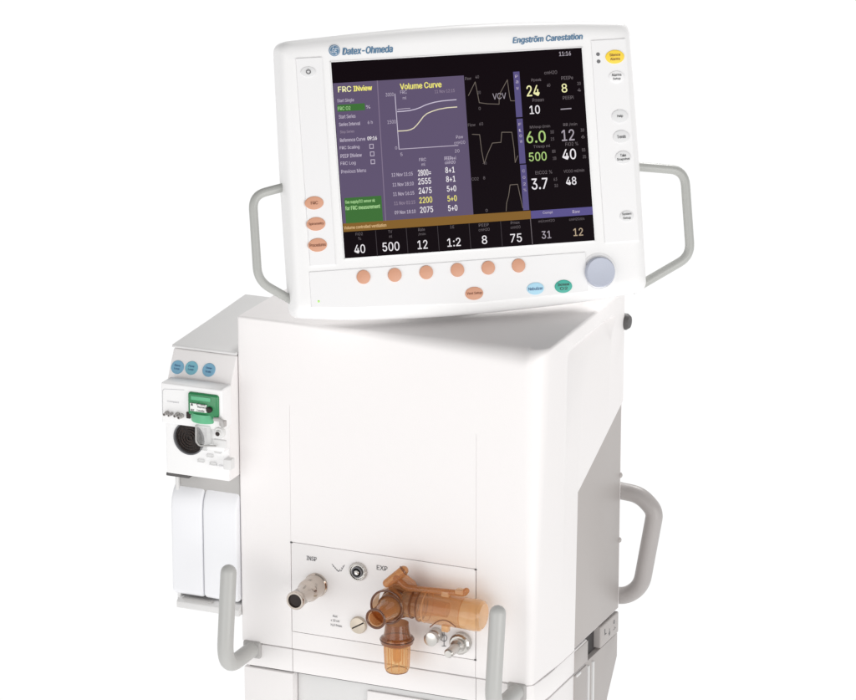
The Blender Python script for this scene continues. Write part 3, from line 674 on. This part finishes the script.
# bottom row
for x, y in ((375.4, 230.5), (406, 228), (437.3, 226), (468.9, 223.6), (500.4, 221.4)):
    sline([(x, y), (x+1.9, y+25.6)], .6, 'cell')
sline([(530.3, 219), (532.4, 245)], .7, 'dim')
for s, x, y, w, h, m in (('40', 359.6, 249, 10.8, 8.8, 'white'), ('500', 390.8, 246.6, 16.8, 9, 'white'), ('12', 422.4, 244.6, 10, 8.8, 'white'), ('1:2', 453.8, 242.3, 13.4, 8.4, 'white'), ('8', 484.3, 239.8, 5.4, 8.6, 'white'), ('75', 515.9, 238, 11.6, 8.6, 'white'), ('31', 546.2, 234.8, 9.6, 7.8, 'grey'), ('12', 578, 232, 9.8, 7.8, 'dull')):
    stext(s, x, y, w, h, m, .012)
for a, b_, x, y, w in (('FiO2', '%', 359, 234, 7), ('TV', 'ml', 390, 231.8, 4), ('Rate', '/min', 421.4, 229.6, 6.5), ('I:E', '', 452, 227, 4), ('PEEP', 'cmH2O', 483.6, 225, 10), ('Pmax', 'cmH2O', 515, 222.6, 9)):
    stext(a, x, y, w, 2.9, 'dim', 0)
    if b_: stext(b_, x+.4, y+4.6, w*1.1 if len(b_) > 2 else 3, 2.9, 'dim', 0)
stext('Compl', 547.6, 212.8, 10, 3.2, 'lav', .01); stext('Raw', 576, 211.6, 7.5, 3.2, 'lav', .01)
stext('ml/cmH2O', 546.4, 221, 16.5, 3, 'dim', 0); stext('cmH2O/l/s', 576.6, 219.2, 15.5, 3, 'dim', 0)
raw('screen', sb, mats, mon, 'lit screen with purple menu, curves and measured values')
# thin dark gasket round the screen
gk = bmesh.new()
for a in (((-.1535, -.1153), (.1535, -.1142)), ((-.1535, .1142), (.1535, .1153)), ((-.1537, -.1153), (-.1526, .1153)), ((.1526, -.1153), (.1537, .1153))):
    (u0, v0), (u1, v1) = a
    loft(gk, [[mp(u, v, n) for u, v in ((u0, v0), (u1, v0), (u1, v1), (u0, v1))] for n in (-.001, .0004)])
obj('gasket', gk, M['pad'], mon, smooth=0)
# brand lettering and round emblem
def mtext(name, items, m, parent=mon, n=.0004):
    b = bmesh.new()
    for s, x, y, w, h, bold, shear in items:
        u, v = uv(x, y); text(b, s, mp(u, v, n), MX, MU, w*.001215, h*.001163, bold, shear)
    return raw(name, b, M[m], parent)
mtext('lettering', [('Datex-Ohmeda', 367.6, 50.2, 50.5, 7.4, .05, .22)], 'inkblue', n=-.0001)
mtext('lettering', [('Engström Carestation', 547.8, 39.2, 71.5, 8.0, .045, .2)], 'inkblue', n=-.0001)
u, v = uv(334.5, 50.6)
em = obj('emblem', lt([(.0067, -.0012), (.0067, -.0002), (.0064, 0.0), (.0001, 0.0)], mp(u, v, 0), MN, 40), M['inkblue'], mon)
b = bmesh.new()
text(b, 'GE', mp(u, v, .0003), MX, MU, .0066, .0058, .0, .35)
ribbon(b, [mp(u+.0056*math.cos(t*.2618), v+.0056*math.sin(t*.2618), .0003) for t in range(25)], .0004, MX, MU)
for k in range(4):
    a0 = k*math.pi/2+.2
    ribbon(b, [mp(u+(.0052-.0009*t)*math.cos(a0+t*.22), v+(.0052-.0009*t)*math.sin(a0+t*.22), .0003) for t in range(3)], .0004, MX, MU)
raw('monogram', b, M['white_ink'], em)
# keys
def key(name, x, y, rx, ry, m, lines, tm, n=.0008, lab=None, th=.0009, tw=None):
    u, v = uv(x, y); c = mp(u, v, n)
    b = bmesh.new(); rings = []
    for f, h in ((1, -.0006), (1, th*.6), (.965, th*.9), (.90, th)):
        rings.append([c+MX*math.cos(2*math.pi*k/48)*rx*.001215*f+MU*math.sin(2*math.pi*k/48)*ry*.001163*f+MN*h for k in range(48)])
    loft(b, rings); k_ = obj(name, b, M[m], mon, lab)
    if lines:
        b = bmesh.new(); q = len(lines)
        for i, (s, w) in enumerate(lines):
            text(b, s, c+MN*(th+.00025)+MU*((q-1)/2-i)*.0048, MX, MU, w*.001215, .0034 if q > 1 else .0038, .022)
        raw('lettering', b, M[tm], k_)
    return k_
key('power_key', 308, 72, 7.4, 5.2, 'greykey', None, None)
b = bmesh.new(); u, v = uv(308, 72); P0 = lambda a, r: mp(u+r*math.cos(a), v+r*math.sin(a), .0024)
ribbon(b, [P0(R(120+t*25), .0024) for t in range(13)], .0010, MX, MU); ribbon(b, [mp(u, v+.001, .0024), mp(u, v+.0034, .0024)], .0008, MX, MU)
raw('power_symbol', b, M['ink'], mon)
key('oval_key', 314, 203, 9.2, 6.6, 'orange', [('FRC', 7)], 'orangetxt', lab='top salmon oval key left of the screen')
key('oval_key', 315.8, 224, 9.2, 6.8, 'orange', [('Spirometry', 15)], 'orangetxt', lab='middle salmon oval key left of the screen')
key('oval_key', 317.4, 245, 9.2, 6.8, 'orange', [('Procedures', 16)], 'orangetxt', lab='bottom salmon oval key left of the screen')
for x, y in ((363.3, 277), (394.5, 275), (426, 272.4), (457.2, 270), (488, 267.8), (518.3, 265.6)):
    key('round_key', x, y, 6.7, 7.0, 'orange', None, None, th=.0016)
key('oval_key', 474, 293.4, 9, 6.6, 'orange', [('Vent Setup', 15.5)], 'orangetxt', lab='salmon oval key below the round keys')
key('oval_key', 535.2, 288.6, 8.6, 6.2, 'bluekey', [('Nebulizer', 14.5)], 'navy', lab='pale blue oval key')
key('oval_key', 563.2, 286.4, 8.8, 6.6, 'green', [('Increase', 11.5), ('O2', 8)], 'inkdark', lab='teal green oval key')
key('oval_key', 614.6, 57, 9.6, 7, 'yellow', [('Silence', 11), ('Alarms', 10)], 'orangetxt', lab='yellow oval alarm key')
key('oval_key', 616.2, 77, 8, 6, 'pad', [('Alarms', 10), ('Setup', 8)], 'inkdark', lab='white oval key under the yellow key')
key('oval_key', 619.6, 116.4, 8.4, 6.8, 'greykey', [('Help', 6)], 'inkdark', lab='uppermost grey oval key')
key('oval_key', 621, 136.8, 8.4, 6.6, 'greykey', [('Trends', 9)], 'inkdark', lab='middle grey oval key')
key('oval_key', 622.8, 157.4, 8, 6.6, 'greykey', [('Take', 6), ('Snapshot', 13)], 'inkdark', lab='lower grey oval key')
key('oval_key', 626.4, 216.2, 7, 5.6, 'greykey', [('System', 9.5), ('Setup', 8)], 'inkdark', lab='lowest grey oval key beside the screen')
for x, y in ((597.8, 54.4), (598.4, 61.6)): key('status_symbol', x, y, 1.9, 1.9, 'ink', None, None, th=.0002)
u, v = uv(318.6, 301.4)
obj('indicator_light', lt([(.0018, -.001), (.0018, .0003), (.0012, .0008), (.0001, .0009)], mp(u, v, .0), MN, 20), M['led'], mon)
# control knob
u, v = uv(599, 272); kc = mp(u, v, 0)
obj('knob_ring', lt([(.0228, -.002), (.0226, -.0003), (.0215, .0002), (.0198, .0001), (.0192, -.001)], kc, MN, 64, cap=False), M['bezel'], mon)
obj('control_knob', lt([(.0180, -.002), (.0180, .0045), (.0175, .0062), (.0165, .0070), (.0120, .0065), (.0001, .006)], mp(uv(601, 272.5)[0]-.002, v, 0), MN, 64), M['knob'], mon, 'blue grey round control knob')
# side handles
def mh(pts, rad, r, lab):
    P = [mp(*uv(x, y, -.028), -.028) for x, y in pts]
    return obj('side_handle', tube(bmesh.new(), smooth_path(P, rad), r, 24), M['monitor_tube'], mon, lab)
mh([(300, 183), (252.5, 195.5), (258, 281), (312, 312)], [.016, .016], .0052, 'left grey tube handle of the monitor')
mh([(630, 166), (684.5, 170.5), (690.5, 256), (632, 290)], [.018, .016], .0056, 'right grey tube handle of the monitor')
# tilt bracket behind
obj('tilt_bracket', (lambda b_: (loft(b_, [[mp(u, v, n) for u, v in ((-.05, -.09), (.05, -.09), (.05, .02), (-.05, .02))] for n in (-.11, -.080)]), bevel(b_, .004))[1])(bmesh.new()), M['lid'], mon)
